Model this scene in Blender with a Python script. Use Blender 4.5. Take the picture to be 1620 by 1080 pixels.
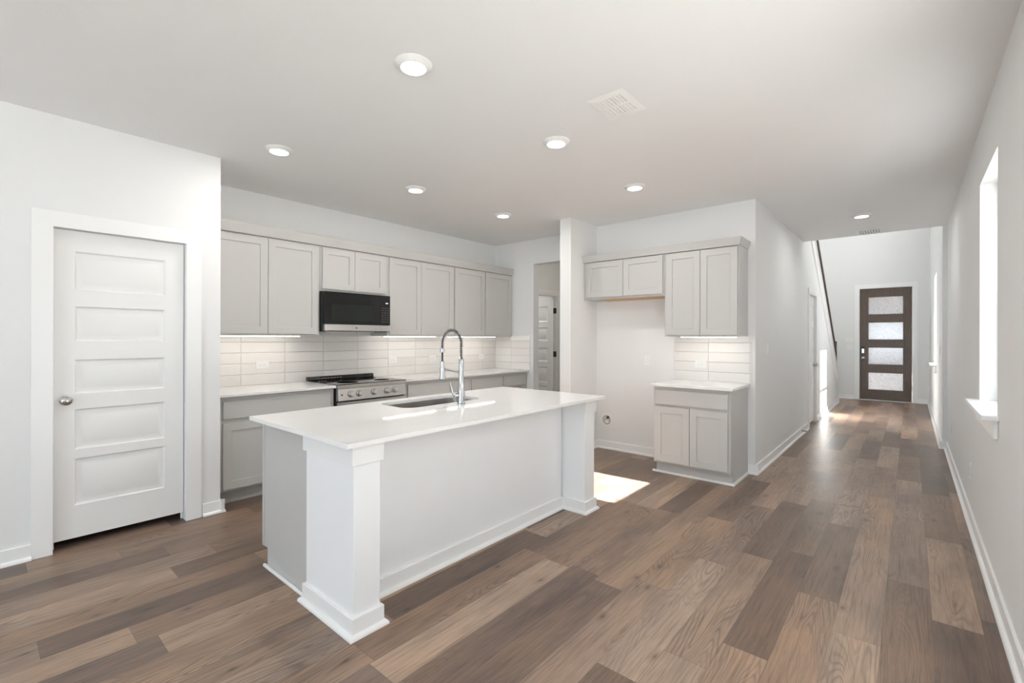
import bpy, bmesh, math, random
from mathutils import Vector, Matrix

for _o in list(bpy.data.objects):
    bpy.data.objects.remove(_o, do_unlink=True)
C = bpy.context.scene.collection
PI = math.pi
random.seed(4)

# ------------------------------------------------------------------ camera
F_PX, YAW, ROLL, CY, CAM_H = 734.0, 0.7095, 0.002, 534.4, 1.352
fw = Vector((-math.sin(YAW), math.cos(YAW), 0))
rt = Vector((math.cos(YAW), math.sin(YAW), 0)) * math.cos(ROLL) + Vector((0, 0, 1)) * math.sin(ROLL)
up = rt.cross(fw)
cam = bpy.data.cameras.new('camera')
cam.sensor_width = 36.0
cam.lens = F_PX / 1620 * 36
cam.shift_y = -(540 - CY) / 1620
cam.clip_start = 0.02
cam_o = bpy.data.objects.new('camera', cam)
M = Matrix.Identity(4)
for i in range(3):
    M[i][0], M[i][1], M[i][2] = rt[i], up[i], -fw[i]
M[2][3] = CAM_H
cam_o.matrix_world = M
C.objects.link(cam_o)
bpy.context.scene.camera = cam_o

# ------------------------------------------------------------------ view, world, sun, daylight
sc = bpy.context.scene
sc.view_settings.view_transform = 'Standard'
sc.view_settings.look = 'None'
sc.view_settings.gamma = 1.0
sc.view_settings.use_curve_mapping = False
sc.view_settings.exposure = 0.02
sc.cycles.max_bounces = 14
sc.cycles.diffuse_bounces = 12
sc.cycles.glossy_bounces = 4
sc.cycles.transparent_max_bounces = 12
sc.cycles.sample_clamp_indirect = 6.0

world = bpy.data.worlds.new('sky')
sc.world = world
world.use_nodes = True
bg = world.node_tree.nodes['Background']
bg.inputs['Color'].default_value = (0.80, 0.90, 1.0, 1)
bg.inputs['Strength'].default_value = 1.8

def lamp(name, kind, loc, energy, color=(1, 1, 1), direction=(0, 0, -1), size=None, size_y=None, shape=None, angle=None):
    l = bpy.data.lights.new(name, kind)
    l.energy = energy
    l.color = color
    if kind == 'AREA':
        l.shape = shape or 'RECTANGLE'
        l.size = size
        if size_y:
            l.size_y = size_y
    if angle is not None:
        l.angle = angle
    o = bpy.data.objects.new(name, l)
    o.location = loc
    o.rotation_euler = Vector(direction).to_track_quat('-Z', 'Y').to_euler()
    C.objects.link(o)
    return o

lamp('sun', 'SUN', (8, 6, 8), 85, (1.0, 0.98, 0.95), (-1, -0.05, -0.70), angle=0.012)
# area lamps in window openings, several of them added fill at unseen windows
DAY = (0.76, 0.89, 1.0)
lamp('fill_rear_left', 'AREA', (-2.95, -4.62, 1.35), 10, DAY, (0, 1, -0.5), 1.7, 2.0)  # fill lamp at an added, unseen rear window
lamp('fill_rear_right', 'AREA', (-0.85, -4.62, 1.35), 80, DAY, (0, 1, -0.5), 1.7, 2.0)  # strong fill from the other added rear window
lamp('fill_side', 'AREA', (0.40, -2.0, 1.55), 1.2, DAY, (-1, 0.2, -0.3), 1.4, 1.6)  # fill lamp at the added side window behind the camera
lamp('fill_right_near', 'AREA', (0.44, 1.30, 1.25), 2, DAY, (-1, 0, -0.35), 1.8, 2.1)  # fill lamp at the added window beside the camera
lamp('daylight_window', 'AREA', (0.43, 3.90, 1.65), 5.5, DAY, (-1, 0, 0), 0.72, 1.3)
lamp('daylight_foyer_low', 'AREA', (0.43, 9.94, 1.65), 2.5, DAY, (-1, 0, 0.2), 0.78, 1.3)
lamp('fill_foyer_high', 'AREA', (0.46, 10.3, 4.2), 62, (1.0, 0.985, 0.955), (-1, 0, -0.1), 2.4, 0.7)  # fill lamp added high up to brighten the foyer

# ------------------------------------------------------------------ materials
def new_mat(name):
    m = bpy.data.materials.new(name)
    m.use_nodes = True
    nt = m.node_tree
    b = nt.nodes['Principled BSDF']
    return m, nt, b

class NB:
    """tiny node-expression helper"""
    def __init__(s, nt): s.nt = nt
    def n(s, t, **kw):
        x = s.nt.nodes.new(t)
        for k, v in kw.items(): setattr(x, k, v)
        return x
    def put(s, sock, v):
        if hasattr(v, 'is_linked'): s.nt.links.new(v, sock)
        elif v is not None: sock.default_value = v
    def m(s, op, a, b=None, c=None):
        x = s.n('ShaderNodeMath', operation=op)
        s.put(x.inputs[0], a)
        if b is not None: s.put(x.inputs[1], b)
        if c is not None: s.put(x.inputs[2], c)
        return x.outputs[0]
    def vec(s, x, y, z):
        v = s.n('ShaderNodeCombineXYZ')
        s.put(v.inputs[0], x); s.put(v.inputs[1], y); s.put(v.inputs[2], z)
        return v.outputs[0]
    def noise(s, vec, scale=1, detail=3, rough=0.5, dist=0.0):
        x = s.n('ShaderNodeTexNoise')
        s.put(x.inputs['Vector'], vec)
        x.inputs['Scale'].default_value = scale
        x.inputs['Detail'].default_value = detail
        x.inputs['Roughness'].default_value = rough
        x.inputs['Distortion'].default_value = dist
        return x.outputs['Fac']
    def ramp(s, f, pts, interp='LINEAR'):
        x = s.n('ShaderNodeValToRGB')
        cr = x.color_ramp
        cr.interpolation = interp
        while len(cr.elements) < len(pts): cr.elements.new(0.5)
        for e, (p, c) in zip(cr.elements, pts):
            e.position = p
            e.color = (*c, 1) if len(c) == 3 else c
        s.put(x.inputs[0], f)
        return x.outputs[0]
    def mix(s, f, a, b, mode='MIX'):
        x = s.n('ShaderNodeMix', data_type='RGBA', blend_type=mode)
        s.put(x.inputs[0], f)
        for i, v in ((6, a), (7, b)):
            s.put(x.inputs[i], (*v, 1) if isinstance(v, tuple) and len(v) == 3 else v)
        return x.outputs[2]
    def bump(s, h, strength, dist, bsdf):
        x = s.n('ShaderNodeBump')
        x.inputs['Strength'].default_value = strength
        x.inputs['Distance'].default_value = dist
        s.put(x.inputs['Height'], h)
        s.nt.links.new(x.outputs[0], bsdf.inputs['Normal'])
    def pos(s):
        g = s.n('ShaderNodeNewGeometry')
        return g.outputs['Position']
    def xyz(s, v=None):
        x = s.n('ShaderNodeSeparateXYZ')
        s.put(x.inputs[0], v if v is not None else s.pos())
        return x.outputs

def paint(name, col, rough=0.55, bump=0.0, scale=220, spec=0.4):
    m, nt, b = new_mat(name)
    N = NB(nt)
    n = N.noise(N.pos(), 3.0, 2)
    d = 0.985
    c = N.mix(n, tuple(x * d for x in col), tuple(min(1, x * 1.01) for x in col))
    nt.links.new(c, b.inputs['Base Color'])
    b.inputs['Roughness'].default_value = rough
    b.inputs['Specular IOR Level'].default_value = spec
    if bump:
        N.bump(N.noise(N.pos(), scale, 3), bump, 0.002, b)
    return m

def metal(name, col, rough=0.25, brushed=0, axis=1):
    m, nt, b = new_mat(name)
    b.inputs['Base Color'].default_value = (*col, 1)
    b.inputs['Metallic'].default_value = 1.0
    b.inputs['Roughness'].default_value = rough
    N = NB(nt)
    x, y, z = N.xyz()
    if brushed:
        v = N.vec(N.m('MULTIPLY', x, 120), N.m('MULTIPLY', y, 2), N.m('MULTIPLY', z, 160))
        r = N.m('MULTIPLY_ADD', N.noise(v, 1, 2), 0.05, rough - 0.02)
    else:
        r = N.m('MULTIPLY_ADD', N.noise(N.pos(), 30, 2), 0.04, rough)
    nt.links.new(r, b.inputs['Roughness'])
    return m

def simple(name, col, rough=0.4, spec=0.5):
    m, nt, b = new_mat(name)
    N = NB(nt)
    c = N.mix(N.noise(N.pos(), 25, 2), tuple(x * 0.95 for x in col), tuple(min(1, x * 1.04) for x in col))
    nt.links.new(c, b.inputs['Base Color'])
    b.inputs['Roughness'].default_value = rough
    b.inputs['Specular IOR Level'].default_value = spec
    return m

def emit(name, col, strength):
    m, nt, b = new_mat(name)
    b.inputs['Base Color'].default_value = (0.9, 0.9, 0.9, 1)
    b.inputs['Emission Color'].default_value = (*col, 1)
    b.inputs['Emission Strength'].default_value = strength
    return m

def glass_thin(name, tint, gloss=0.07, alpha_col=None):
    m, nt, b = new_mat(name)
    N = NB(nt)
    t = N.n('ShaderNodeBsdfTransparent'); t.inputs[0].default_value = (*tint, 1)
    g = N.n('ShaderNodeBsdfGlossy'); g.inputs['Roughness'].default_value = 0.02
    mx = N.n('ShaderNodeMixShader'); mx.inputs[0].default_value = gloss
    nt.links.new(t.outputs[0], mx.inputs[1]); nt.links.new(g.outputs[0], mx.inputs[2])
    nt.links.new(mx.outputs[0], nt.nodes['Material Output'].inputs[0])
    return m

def floor_material():
    m, nt, b = new_mat('wood_plank_floor')
    N = NB(nt)
    x, y, z = N.xyz()
    W, L = 0.178, 1.22
    X = N.m('DIVIDE', N.m('ADD', x, 20.033), W)
    row = N.m('FLOOR', X); fx = N.m('FRACT', X)
    wn = N.n('ShaderNodeTexWhiteNoise', noise_dimensions='1D'); N.put(wn.inputs['W'], row)
    Y = N.m('ADD', N.m('DIVIDE', N.m('ADD', y, 20.0), L), N.m('MULTIPLY', wn.outputs['Value'], 7.31))
    colr = N.m('FLOOR', Y); fy = N.m('FRACT', Y)
    w2 = N.n('ShaderNodeTexWhiteNoise', noise_dimensions='2D'); N.put(w2.inputs['Vector'], N.vec(row, colr, 0))
    rnd = w2.outputs['Value']
    s2 = N.n('ShaderNodeSeparateColor'); nt.links.new(w2.outputs['Color'], s2.inputs[0])
    rnd2 = s2.outputs[1]
    zid = N.m('MULTIPLY', rnd, 91.0)
    # plank tone
    base = N.ramp(rnd, [(0.0, (0.140, 0.096, 0.073)), (0.2, (0.182, 0.126, 0.095)), (0.5, (0.258, 0.180, 0.133)), (0.8, (0.315, 0.222, 0.162)), (1.0, (0.365, 0.262, 0.190))])
    warm = N.mix(rnd2, (0.95, 0.98, 1.05), (1.05, 1.0, 0.93))
    base = N.mix(1.0, base, warm, 'MULTIPLY')
    # broad tone drifts inside a plank
    drift = N.noise(N.vec(N.m('MULTIPLY', x, 4.0), N.m('MULTIPLY', y, 1.1), zid), 1, 3, 0.55)
    base = N.mix(1.0, base, N.ramp(drift, [(0.28, (0.60, 0.61, 0.65)), (0.5, (0.98, 0.98, 0.98)), (0.72, (1.25, 1.20, 1.12))]), 'MULTIPLY')
    # cathedral contour lines
    field = N.noise(N.vec(N.m('MULTIPLY', x, 7.0), N.m('MULTIPLY', y, 0.95), N.m('ADD', zid, 7)), 1, 1.5, 0.45, 0.35)
    cont = N.m('SINE', N.m('MULTIPLY', field, 150.0))
    cont = N.m('MULTIPLY_ADD', cont, 0.5, 0.5)
    mask = N.noise(N.vec(N.m('MULTIPLY', x, 5), N.m('MULTIPLY', y, 1.2), N.m('ADD', zid, 31)), 1, 2)
    mask = N.ramp(mask, [(0.42, (0, 0, 0)), (0.62, (1, 1, 1))])
    lines = N.m('MULTIPLY', N.m('POWER', cont, 3.0), N.m('MULTIPLY', mask, 0.55))
    base = N.mix(lines, base, (0.085, 0.062, 0.050))
    # straight streaks
    st = N.noise(N.vec(N.m('MULTIPLY', x, 85), N.m('MULTIPLY', y, 3.2), zid), 1, 4, 0.65)
    base = N.mix(1.0, base, N.ramp(st, [(0.28, (0.62, 0.61, 0.60)), (0.5, (1, 1, 1)), (0.75, (1.2, 1.19, 1.18))]), 'MULTIPLY')
    fine = N.noise(N.vec(N.m('MULTIPLY', x, 420), N.m('MULTIPLY', y, 12), zid), 1, 2, 0.6)
    base = N.mix(1.0, base, N.ramp(fine, [(0.3, (0.86, 0.86, 0.86)), (0.6, (1.05, 1.05, 1.05))]), 'MULTIPLY')
    # knots
    vo = N.n('ShaderNodeTexVoronoi', feature='F1', voronoi_dimensions='2D'); N.put(vo.inputs['Vector'], N.vec(N.m('ADD', N.m('MULTIPLY', x, 5.0), zid), N.m('MULTIPLY', y, 2.3), 0.0))
    vo.inputs['Scale'].default_value = 1.0
    kn = N.ramp(N.m('ADD', vo.outputs['Distance'], N.m('MULTIPLY', N.noise(N.vec(N.m('MULTIPLY', x, 40), N.m('MULTIPLY', y, 25), 0.0), 1, 2), 0.06)),
                [(0.045, (1, 1, 1)), (0.07, (0.6, 0.6, 0.6)), (0.10, (0.3, 0.3, 0.3)), (0.20, (0, 0, 0))])
    gate = N.n('ShaderNodeSeparateColor'); nt.links.new(vo.outputs['Color'], gate.inputs[0])
    kn = N.m('MULTIPLY', kn, N.m('GREATER_THAN', gate.outputs[0], 0.70))
    base = N.mix(N.m('MULTIPLY', kn, 0.78), base, (0.055, 0.040, 0.033))
    # seams
    ex = N.m('MINIMUM', fx, N.m('SUBTRACT', 1.0, fx))
    ey = N.m('MINIMUM', fy, N.m('SUBTRACT', 1.0, fy))
    seam = N.m('MAXIMUM', N.m('LESS_THAN', ex, 0.006), N.m('LESS_THAN', ey, 0.0010))
    base = N.mix(N.m('MULTIPLY', seam, 0.55), base, (0.07, 0.052, 0.042))
    nt.links.new(base, b.inputs['Base Color'])
    r = N.m('MULTIPLY_ADD', st, 0.14, 0.29)
    nt.links.new(r, b.inputs['Roughness'])
    b.inputs['Specular IOR Level'].default_value = 0.42
    h = N.m('SUBTRACT', N.m('MULTIPLY', st, 0.35), N.m('MULTIPLY', seam, 1.0))
    N.bump(h, 0.25, 0.0012, b)
    return m

def tile_material(name, axis, off_u, off_z):
    """stacked 16 x 4 inch glossy tiles; axis is the horizontal coordinate"""
    m, nt, b = new_mat(name)
    N = NB(nt)
    x, y, z = N.xyz()
    u = N.m('DIVIDE', N.m('SUBTRACT', y if axis == 'y' else x, off_u - 40.4), 0.404)
    v = N.m('DIVIDE', N.m('SUBTRACT', z, off_z - 10.3), 0.103)
    fu, fv = N.m('FRACT', u), N.m('FRACT', v)
    eu = N.m('MULTIPLY', N.m('MINIMUM', fu, N.m('SUBTRACT', 1.0, fu)), 0.404)
    ev = N.m('MULTIPLY', N.m('MINIMUM', fv, N.m('SUBTRACT', 1.0, fv)), 0.103)
    e = N.m('MINIMUM', eu, ev)
    g = N.m('LESS_THAN', e, 0.0014)
    wn = N.n('ShaderNodeTexWhiteNoise', noise_dimensions='2D'); N.put(wn.inputs['Vector'], N.vec(N.m('FLOOR', u), N.m('FLOOR', v), 0))
    c = N.mix(wn.outputs['Value'], (0.79, 0.77, 0.745), (0.84, 0.825, 0.80))
    c = N.mix(g, c, (0.64, 0.61, 0.585))
    nt.links.new(c, b.inputs['Base Color'])
    b.inputs['Roughness'].default_value = 0.14
    h = N.m('ADD', N.m('MINIMUM', e, 0.005), N.m('MULTIPLY', N.noise(N.pos(), 9, 2), 0.0015))
    N.bump(h, 0.8, 1.0, b)
    return m

def quartz_material():
    m, nt, b = new_mat('white_quartz')
    N = NB(nt)
    n = N.noise(N.pos(), 260, 4, 0.7)
    n2 = N.noise(N.pos(), 2.2, 5, 0.6, 0.8)
    c = N.mix(N.ramp(n, [(0.45, (0, 0, 0)), (0.7, (1, 1, 1))]), (0.85, 0.845, 0.84), (0.82, 0.812, 0.803))
    c = N.mix(N.ramp(n2, [(0.47, (0, 0, 0)), (0.5, (0.25, 0.25, 0.25)), (0.53, (0, 0, 0))]), c, (0.80, 0.79, 0.78))
    nt.links.new(c, b.inputs['Base Color'])
    b.inputs['Roughness'].default_value = 0.035
    b.inputs['Specular IOR Level'].default_value = 0.6
    return m

def dark_wood_material():
    m, nt, b = new_mat('dark_stained_wood')
    N = NB(nt)
    x, y, z = N.xyz()
    s = N.noise(N.vec(N.m('MULTIPLY', x, 60), 0.0, N.m('MULTIPLY', z, 5)), 1, 5, 0.65, 0.4)
    c = N.ramp(s, [(0.3, (0.068, 0.043, 0.032)), (0.55, (0.095, 0.063, 0.047)), (0.75, (0.130, 0.089, 0.067))])
    nt.links.new(c, b.inputs['Base Color'])
    b.inputs['Roughness'].default_value = 0.4
    return m

def frosted_material():
    m, nt, b = new_mat('rain_glass')
    N = NB(nt)
    tl = N.n('ShaderNodeBsdfTranslucent')
    tr = N.n('ShaderNodeBsdfTransparent'); tr.inputs[0].default_value = (0.46, 0.47, 0.50, 1)
    gl = N.n('ShaderNodeBsdfGlossy'); gl.inputs['Roughness'].default_value = 0.12
    n = N.noise(N.pos(), 38, 3, 0.6, 1.5)
    col = N.ramp(n, [(0.38, (0.30, 0.28, 0.265)), (0.5, (0.54, 0.51, 0.485)), (0.62, (0.38, 0.355, 0.34))])
    nt.links.new(col, tl.inputs[0])
    m1 = N.n('ShaderNodeMixShader'); m1.inputs[0].default_value = 0.55
    nt.links.new(tr.outputs[0], m1.inputs[1]); nt.links.new(tl.outputs[0], m1.inputs[2])
    m2 = N.n('ShaderNodeMixShader'); m2.inputs[0].default_value = 0.10
    nt.links.new(m1.outputs[0], m2.inputs[1]); nt.links.new(gl.outputs[0], m2.inputs[2])
    nt.links.new(m2.outputs[0], nt.nodes['Material Output'].inputs[0])
    return m

WALL = paint('wall_paint', (0.790, 0.795, 0.795), 0.7, 0.25, 160, 0.25)
CEIL = paint('ceiling_paint', (0.860, 0.866, 0.872), 0.8, 0.25, 120, 0.2)
TRIM = paint('white_trim_paint', (0.86, 0.862, 0.86), 0.32, 0.0, 1, 0.5)
DOOR = paint('white_door_paint', (0.82, 0.82, 0.812), 0.35, 0.0, 1, 0.5)
GREY = paint('grey_cabinet_paint', (0.535, 0.530, 0.518), 0.38, 0.04, 300, 0.45)
ISLW = paint('island_wall_paint', (0.86, 0.87, 0.885), 0.5, 0.2, 170, 0.4)
FLOOR = floor_material()
TILE_Y = tile_material('backsplash_tile', 'y', 2.047, 0.896)
TILE_X = tile_material('end_wall_tile', 'x', -1.62, 0.896)
QUARTZ = quartz_material()
STEEL = metal('brushed_stainless', (0.60, 0.595, 0.585), 0.32, 1)
SINKM = metal('sink_stainless', (0.50, 0.49, 0.48), 0.28, 1)
CHROME = metal('chrome', (0.52, 0.52, 0.53), 0.10)
NICKEL = metal('satin_nickel', (0.55, 0.54, 0.52), 0.22)
BRONZE = metal('dark_bronze', (0.10, 0.085, 0.07), 0.4)
BLACKG = simple('black_glass', (0.009, 0.009, 0.009), 0.06, 0.45)
BLACKP = simple('black_plastic', (0.02, 0.02, 0.02), 0.4)
SCREENG = simple('dark_window_glass', (0.016, 0.019, 0.018), 0.10, 0.35)
IRON = simple('dark_iron', (0.030, 0.028, 0.026), 0.45)
RUBBER = simple('black_rubber', (0.025, 0.025, 0.025), 0.7)
VENTW = simple('vent_white', (0.93, 0.93, 0.925), 0.35)
PLAST = simple('white_plastic', (0.84, 0.84, 0.83), 0.35)
SLOT = simple('outlet_slot', (0.10, 0.10, 0.10), 0.6)
RAWWOOD = simple('raw_maple', (0.56, 0.38, 0.22), 0.6)
DUCT = simple('duct_dark', (0.06, 0.06, 0.055), 0.8)
DWOOD = dark_wood_material()
RAIN = frosted_material()
GLASS = glass_thin('window_glass', (0.97, 0.98, 0.98))
MESHS = glass_thin('insect_screen_mesh', (0.55, 0.55, 0.55), 0.0)
LENS = emit('light_lens', (1.0, 0.97, 0.93), 5.0)
LED = emit('led_strip_glow', (1.0, 0.93, 0.85), 18.0)
VINYL = simple('white_vinyl', (0.85, 0.85, 0.85), 0.3)
CONC = simple('pale_concrete', (0.27, 0.265, 0.25), 0.9)
FENCE = simple('cedar_fence', (0.40, 0.28, 0.19), 0.8)
GRASS = simple('lawn_green', (0.20, 0.24, 0.13), 0.9)

# ------------------------------------------------------------------ building helpers
class MB:
    def __init__(s): s.bm = bmesh.new()
    def box(s, x0, x1, y0, y1, z0, z1):
        x0, x1 = min(x0, x1), max(x0, x1); y0, y1 = min(y0, y1), max(y0, y1); z0, z1 = min(z0, z1), max(z0, z1)
        v = [s.bm.verts.new((x, y, z)) for x in (x0, x1) for y in (y0, y1) for z in (z0, z1)]
        for f in ((0, 1, 3, 2), (4, 6, 7, 5), (0, 4, 5, 1), (2, 3, 7, 6), (0, 2, 6, 4), (1, 5, 7, 3)):
            s.bm.faces.new([v[i] for i in f])
        return s
    def prism(s, pts, a, b, axis):
        """pts: 2D loop in the other two axes (order x,y,z without axis), extruded a..b"""
        def P(p, w):
            q = list(p); q.insert(axis, w); return q
        lo = [s.bm.verts.new(P(p, a)) for p in pts]
        hi = [s.bm.verts.new(P(p, b)) for p in pts]
        n = len(pts)
        s.bm.faces.new(lo); s.bm.faces.new(hi[::-1])
        for i in range(n):
            s.bm.faces.new((lo[i], lo[(i + 1) % n], hi[(i + 1) % n], hi[i]))
        return s
    def lathe(s, origin, axis, prof, seg=32):
        """prof: (distance along axis, radius)"""
        ax = Vector(axis).normalized()
        t = ax.orthogonal().normalized(); u = ax.cross(t)
        o = Vector(origin); rings = []
        for d, r in prof:
            if r < 1e-6:
                rings.append([s.bm.verts.new(o + ax * d)])
            else:
                rings.append([s.bm.verts.new(o + ax * d + (t * math.cos(2 * PI * k / seg) + u * math.sin(2 * PI * k / seg)) * r) for k in range(seg)])
        for A, B in zip(rings, rings[1:]):
            for k in range(seg):
                a, b2 = A[k % len(A)], A[(k + 1) % len(A)]
                c, d2 = B[(k + 1) % len(B)], B[k % len(B)]
                q = []
                for w in (a, b2, c, d2):
                    if w not in q: q.append(w)
                if len(q) > 2: s.bm.faces.new(q)
        for R in (rings[0], rings[-1]):
            if len(R) > 2: s.bm.faces.new(R)
        return s
    def tube(s, pts, r, seg=10):
        pts = [Vector(p) for p in pts]
        rr = r if isinstance(r, (list, tuple)) else [r] * len(pts)
        tan = [(pts[min(i + 1, len(pts) - 1)] - pts[max(i - 1, 0)]).normalized() for i in range(len(pts))]
        nrm = tan[0].orthogonal().normalized(); rings = []
        for p, t, q in zip(pts, tan, rr):
            nrm = (nrm - t * nrm.dot(t)).normalized()
            bn = t.cross(nrm)
            rings.append([s.bm.verts.new(p + (nrm * math.cos(2 * PI * k / seg) + bn * math.sin(2 * PI * k / seg)) * q) for k in range(seg)])
        for A, B in zip(rings, rings[1:]):
            for k in range(seg):
                s.bm.faces.new((A[k], A[(k + 1) % seg], B[(k + 1) % seg], B[k]))
        s.bm.faces.new(rings[0]); s.bm.faces.new(rings[-1])
        return s
    def panel_slab(s, w, h, t, rects, prof, O, U, Nn):
        """moulded slab: face at O + u*U + z*Z, outward normal Nn, thickness t behind the face.
        rects: panels (u0,u1,z0,z1); prof: list of (inset, depth) rings, the last is filled"""
        O, U, Nn = Vector(O), Vector(U), Vector(Nn); Z = Vector((0, 0, 1))
        cache = {}
        def V(u, z, d):
            k = (round(u, 5), round(z, 5), round(d, 5))
            if k not in cache: cache[k] = s.bm.verts.new(O + U * u + Z * z - Nn * d)
            return cache[k]
        us = sorted({0.0, w, *[round(r[i], 5) for r in rects for i in (0, 1)]})
        zs = sorted({0.0, h, *[round(r[i], 5) for r in rects for i in (2, 3)]})
        for a, b in zip(us, us[1:]):
            for c, d in zip(zs, zs[1:]):
                mu, mz = (a + b) / 2, (c + d) / 2
                if not any(r[0] < mu < r[1] and r[2] < mz < r[3] for r in rects):
                    s.bm.faces.new((V(a, c, 0), V(b, c, 0), V(b, d, 0), V(a, d, 0)))
                s.bm.faces.new((V(a, c, t), V(a, d, t), V(b, d, t), V(b, c, t)))
        for a, b in zip(us, us[1:]):
            for z in (0.0, h): s.bm.faces.new((V(a, z, 0), V(b, z, 0), V(b, z, t), V(a, z, t)))
        for c, d in zip(zs, zs[1:]):
            for u in (0.0, w): s.bm.faces.new((V(u, c, 0), V(u, d, 0), V(u, d, t), V(u, c, t)))
        for u0, u1, z0, z1 in rects:
            prev = [V(u0, z0, 0), V(u1, z0, 0), V(u1, z1, 0), V(u0, z1, 0)]
            for ins, dep in prof:
                cur = [V(u0 + ins, z0 + ins, dep), V(u1 - ins, z0 + ins, dep), V(u1 - ins, z1 - ins, dep), V(u0 + ins, z1 - ins, dep)]
                for i in range(4):
                    s.bm.faces.new((prev[i], prev[(i + 1) % 4], cur[(i + 1) % 4], cur[i]))
                prev = cur
            s.bm.faces.new(prev)
        return s
    def build(s, name, mat, parent=None, bevel=0.0, smooth=False, seg=2, at=None):
        bmesh.ops.recalc_face_normals(s.bm, faces=s.bm.faces[:])
        vs = s.bm.verts
        lo = [min(v.co[i] for v in vs) for i in range(3)]; hi = [max(v.co[i] for v in vs) for i in range(3)]
        c = Vector(at) if at else Vector(((lo[0] + hi[0]) / 2, (lo[1] + hi[1]) / 2, lo[2]))
        bmesh.ops.translate(s.bm, verts=s.bm.verts[:], vec=-c)
        me = bpy.data.meshes.new(name)
        s.bm.to_mesh(me); s.bm.free()
        me.materials.append(mat)
        o = bpy.data.objects.new(name, me)
        C.objects.link(o)
        WL[o.name] = c
        if parent:
            o.parent = parent
            o.location = c - WL[parent.name]
        else:
            o.location = c
        if smooth:
            me.shade_smooth()
            me.set_sharp_from_angle(angle=math.radians(38))
        if bevel:
            bv = o.modifiers.new('bevel', 'BEVEL')
            bv.width = bevel; bv.segments = seg; bv.limit_method = 'ANGLE'; bv.angle_limit = math.radians(40)
            bv.harden_normals = True
            if not smooth:
                me.shade_smooth()
                me.set_sharp_from_angle(angle=math.radians(38))
        return o
WL = {}

def empty(name, loc):
    o = bpy.data.objects.new(name, None)
    o.empty_display_size = 0.05
    o.location = loc
    C.objects.link(o)
    WL[o.name] = Vector(loc)
    return o
def tag(o, label, cat, group=None):
    o['label'] = label; o['category'] = cat
    if group: o['group'] = group
    return o
def struct(o, label=None):
    o['kind'] = 'structure'
    if label: o['label'] = label
    return o
def thing(name, loc, label, cat, group=None):
    return tag(empty(name, loc), label, cat, group)
def box(name, mat, parent, x0, x1, y0, y1, z0, z1, bevel=0.0):
    return MB().box(x0, x1, y0, y1, z0, z1).build(name, mat, parent, bevel)
def copy_tree(root, loc):
    r = root.copy(); C.objects.link(r); r.location = loc; WL[r.name] = Vector(loc)
    for ch in list(root.children):
        c = ch.copy(); C.objects.link(c); c.parent = r
        for g in list(ch.children):
            d = g.copy(); C.objects.link(d); d.parent = c
    return r

def wall(name, axis, a, b, u0, u1, z0, z1, holes, mat, label=None):
    """wall slab: axis 'x' -> occupies x in a..b, runs along y (u). holes: (u0,u1,z0,z1)"""
    bm = bmesh.new()
    us = sorted({u0, u1, *[h[i] for h in holes for i in (0, 1)]})
    zs = sorted({z0, z1, *[h[i] for h in holes for i in (2, 3)]})
    us = [u for u in us if u0 <= u <= u1]; zs = [z for z in zs if z0 <= z <= z1]
    nu, nz = len(us) - 1, len(zs) - 1
    def solid(i, j):
        if i < 0 or j < 0 or i >= nu or j >= nz: return False
        mu, mz = (us[i] + us[i + 1]) / 2, (zs[j] + zs[j + 1]) / 2
        return not any(h[0] < mu < h[1] and h[2] < mz < h[3] for h in holes)
    cache = {}
    def V(i, j, s):
        k = (i, j, s)
        if k not in cache:
            w = (a, b)[s]
            cache[k] = bm.verts.new((w, us[i], zs[j]) if axis == 'x' else (us[i], w, zs[j]))
        return cache[k]
    for i in range(nu):
        for j in range(nz):
            if not solid(i, j): continue
            for s in (0, 1): bm.faces.new((V(i, j, s), V(i + 1, j, s), V(i + 1, j + 1, s), V(i, j + 1, s)))
            if not solid(i - 1, j): bm.faces.new((V(i, j, 0), V(i, j + 1, 0), V(i, j + 1, 1), V(i, j, 1)))
            if not solid(i + 1, j): bm.faces.new((V(i + 1, j, 0), V(i + 1, j + 1, 0), V(i + 1, j + 1, 1), V(i + 1, j, 1)))
            if not solid(i, j - 1): bm.faces.new((V(i, j, 0), V(i + 1, j, 0), V(i + 1, j, 1), V(i, j, 1)))
            if not solid(i, j + 1): bm.faces.new((V(i, j + 1, 0), V(i + 1, j + 1, 0), V(i + 1, j + 1, 1), V(i, j + 1, 1)))
    m = MB(); m.bm = bm
    return struct(m.build(name, mat), label)

# ------------------------------------------------------------------ room shell
XL, XR, XK = -4.06, 0.345, -4.77      # door wall, right wall, kitchen back wall
YE, YF = 5.17, 5.08                   # kitchen end wall, fridge wall
XH = -1.17                            # hall left wall
H = 2.74
XFR = 0.30                            # foyer right wall
YFD = 12.90                           # front door wall
YO = 7.79                             # end of the low ceiling

struct(box('floor', FLOOR, None, -6.6, 0.55, -4.75, 13.1, -0.12, 0.0))
struct(box('ceiling', CEIL, None, -6.6, 0.55, -4.75, YO, H, 3.05))
struct(box('ceiling_foyer', CEIL, None, -2.5, 0.55, YO - 0.2, 13.1, 5.4, 5.6))
wall('wall_left', 'x', XL - 0.12, XL, -4.60, 1.257, 0, H, [(0.312, 1.048, -1, 2.06)], WALL)
wall('wall_kitchen_side', 'y', 1.137, 1.257, XK - 0.12, XL - 0.12, 0, H, [], WALL)
wall('wall_kitchen_back', 'x', XK - 0.12, XK, -0.6, YE + 0.12, 0, H, [], WALL)
wall('wall_pantry', 'y', -0.6, -0.48, XK, XL - 0.12, 0, H, [], WALL)
wall('wall_kitchen_end', 'y', YE, YE + 0.12, XK, -3.13, 0, H, [(-4.04, -3.1, -1, 2.395)], WALL)
wall('wall_stub', 'x', -3.115, -2.965, 4.49, 7.3, 0, H, [], WALL)
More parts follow.
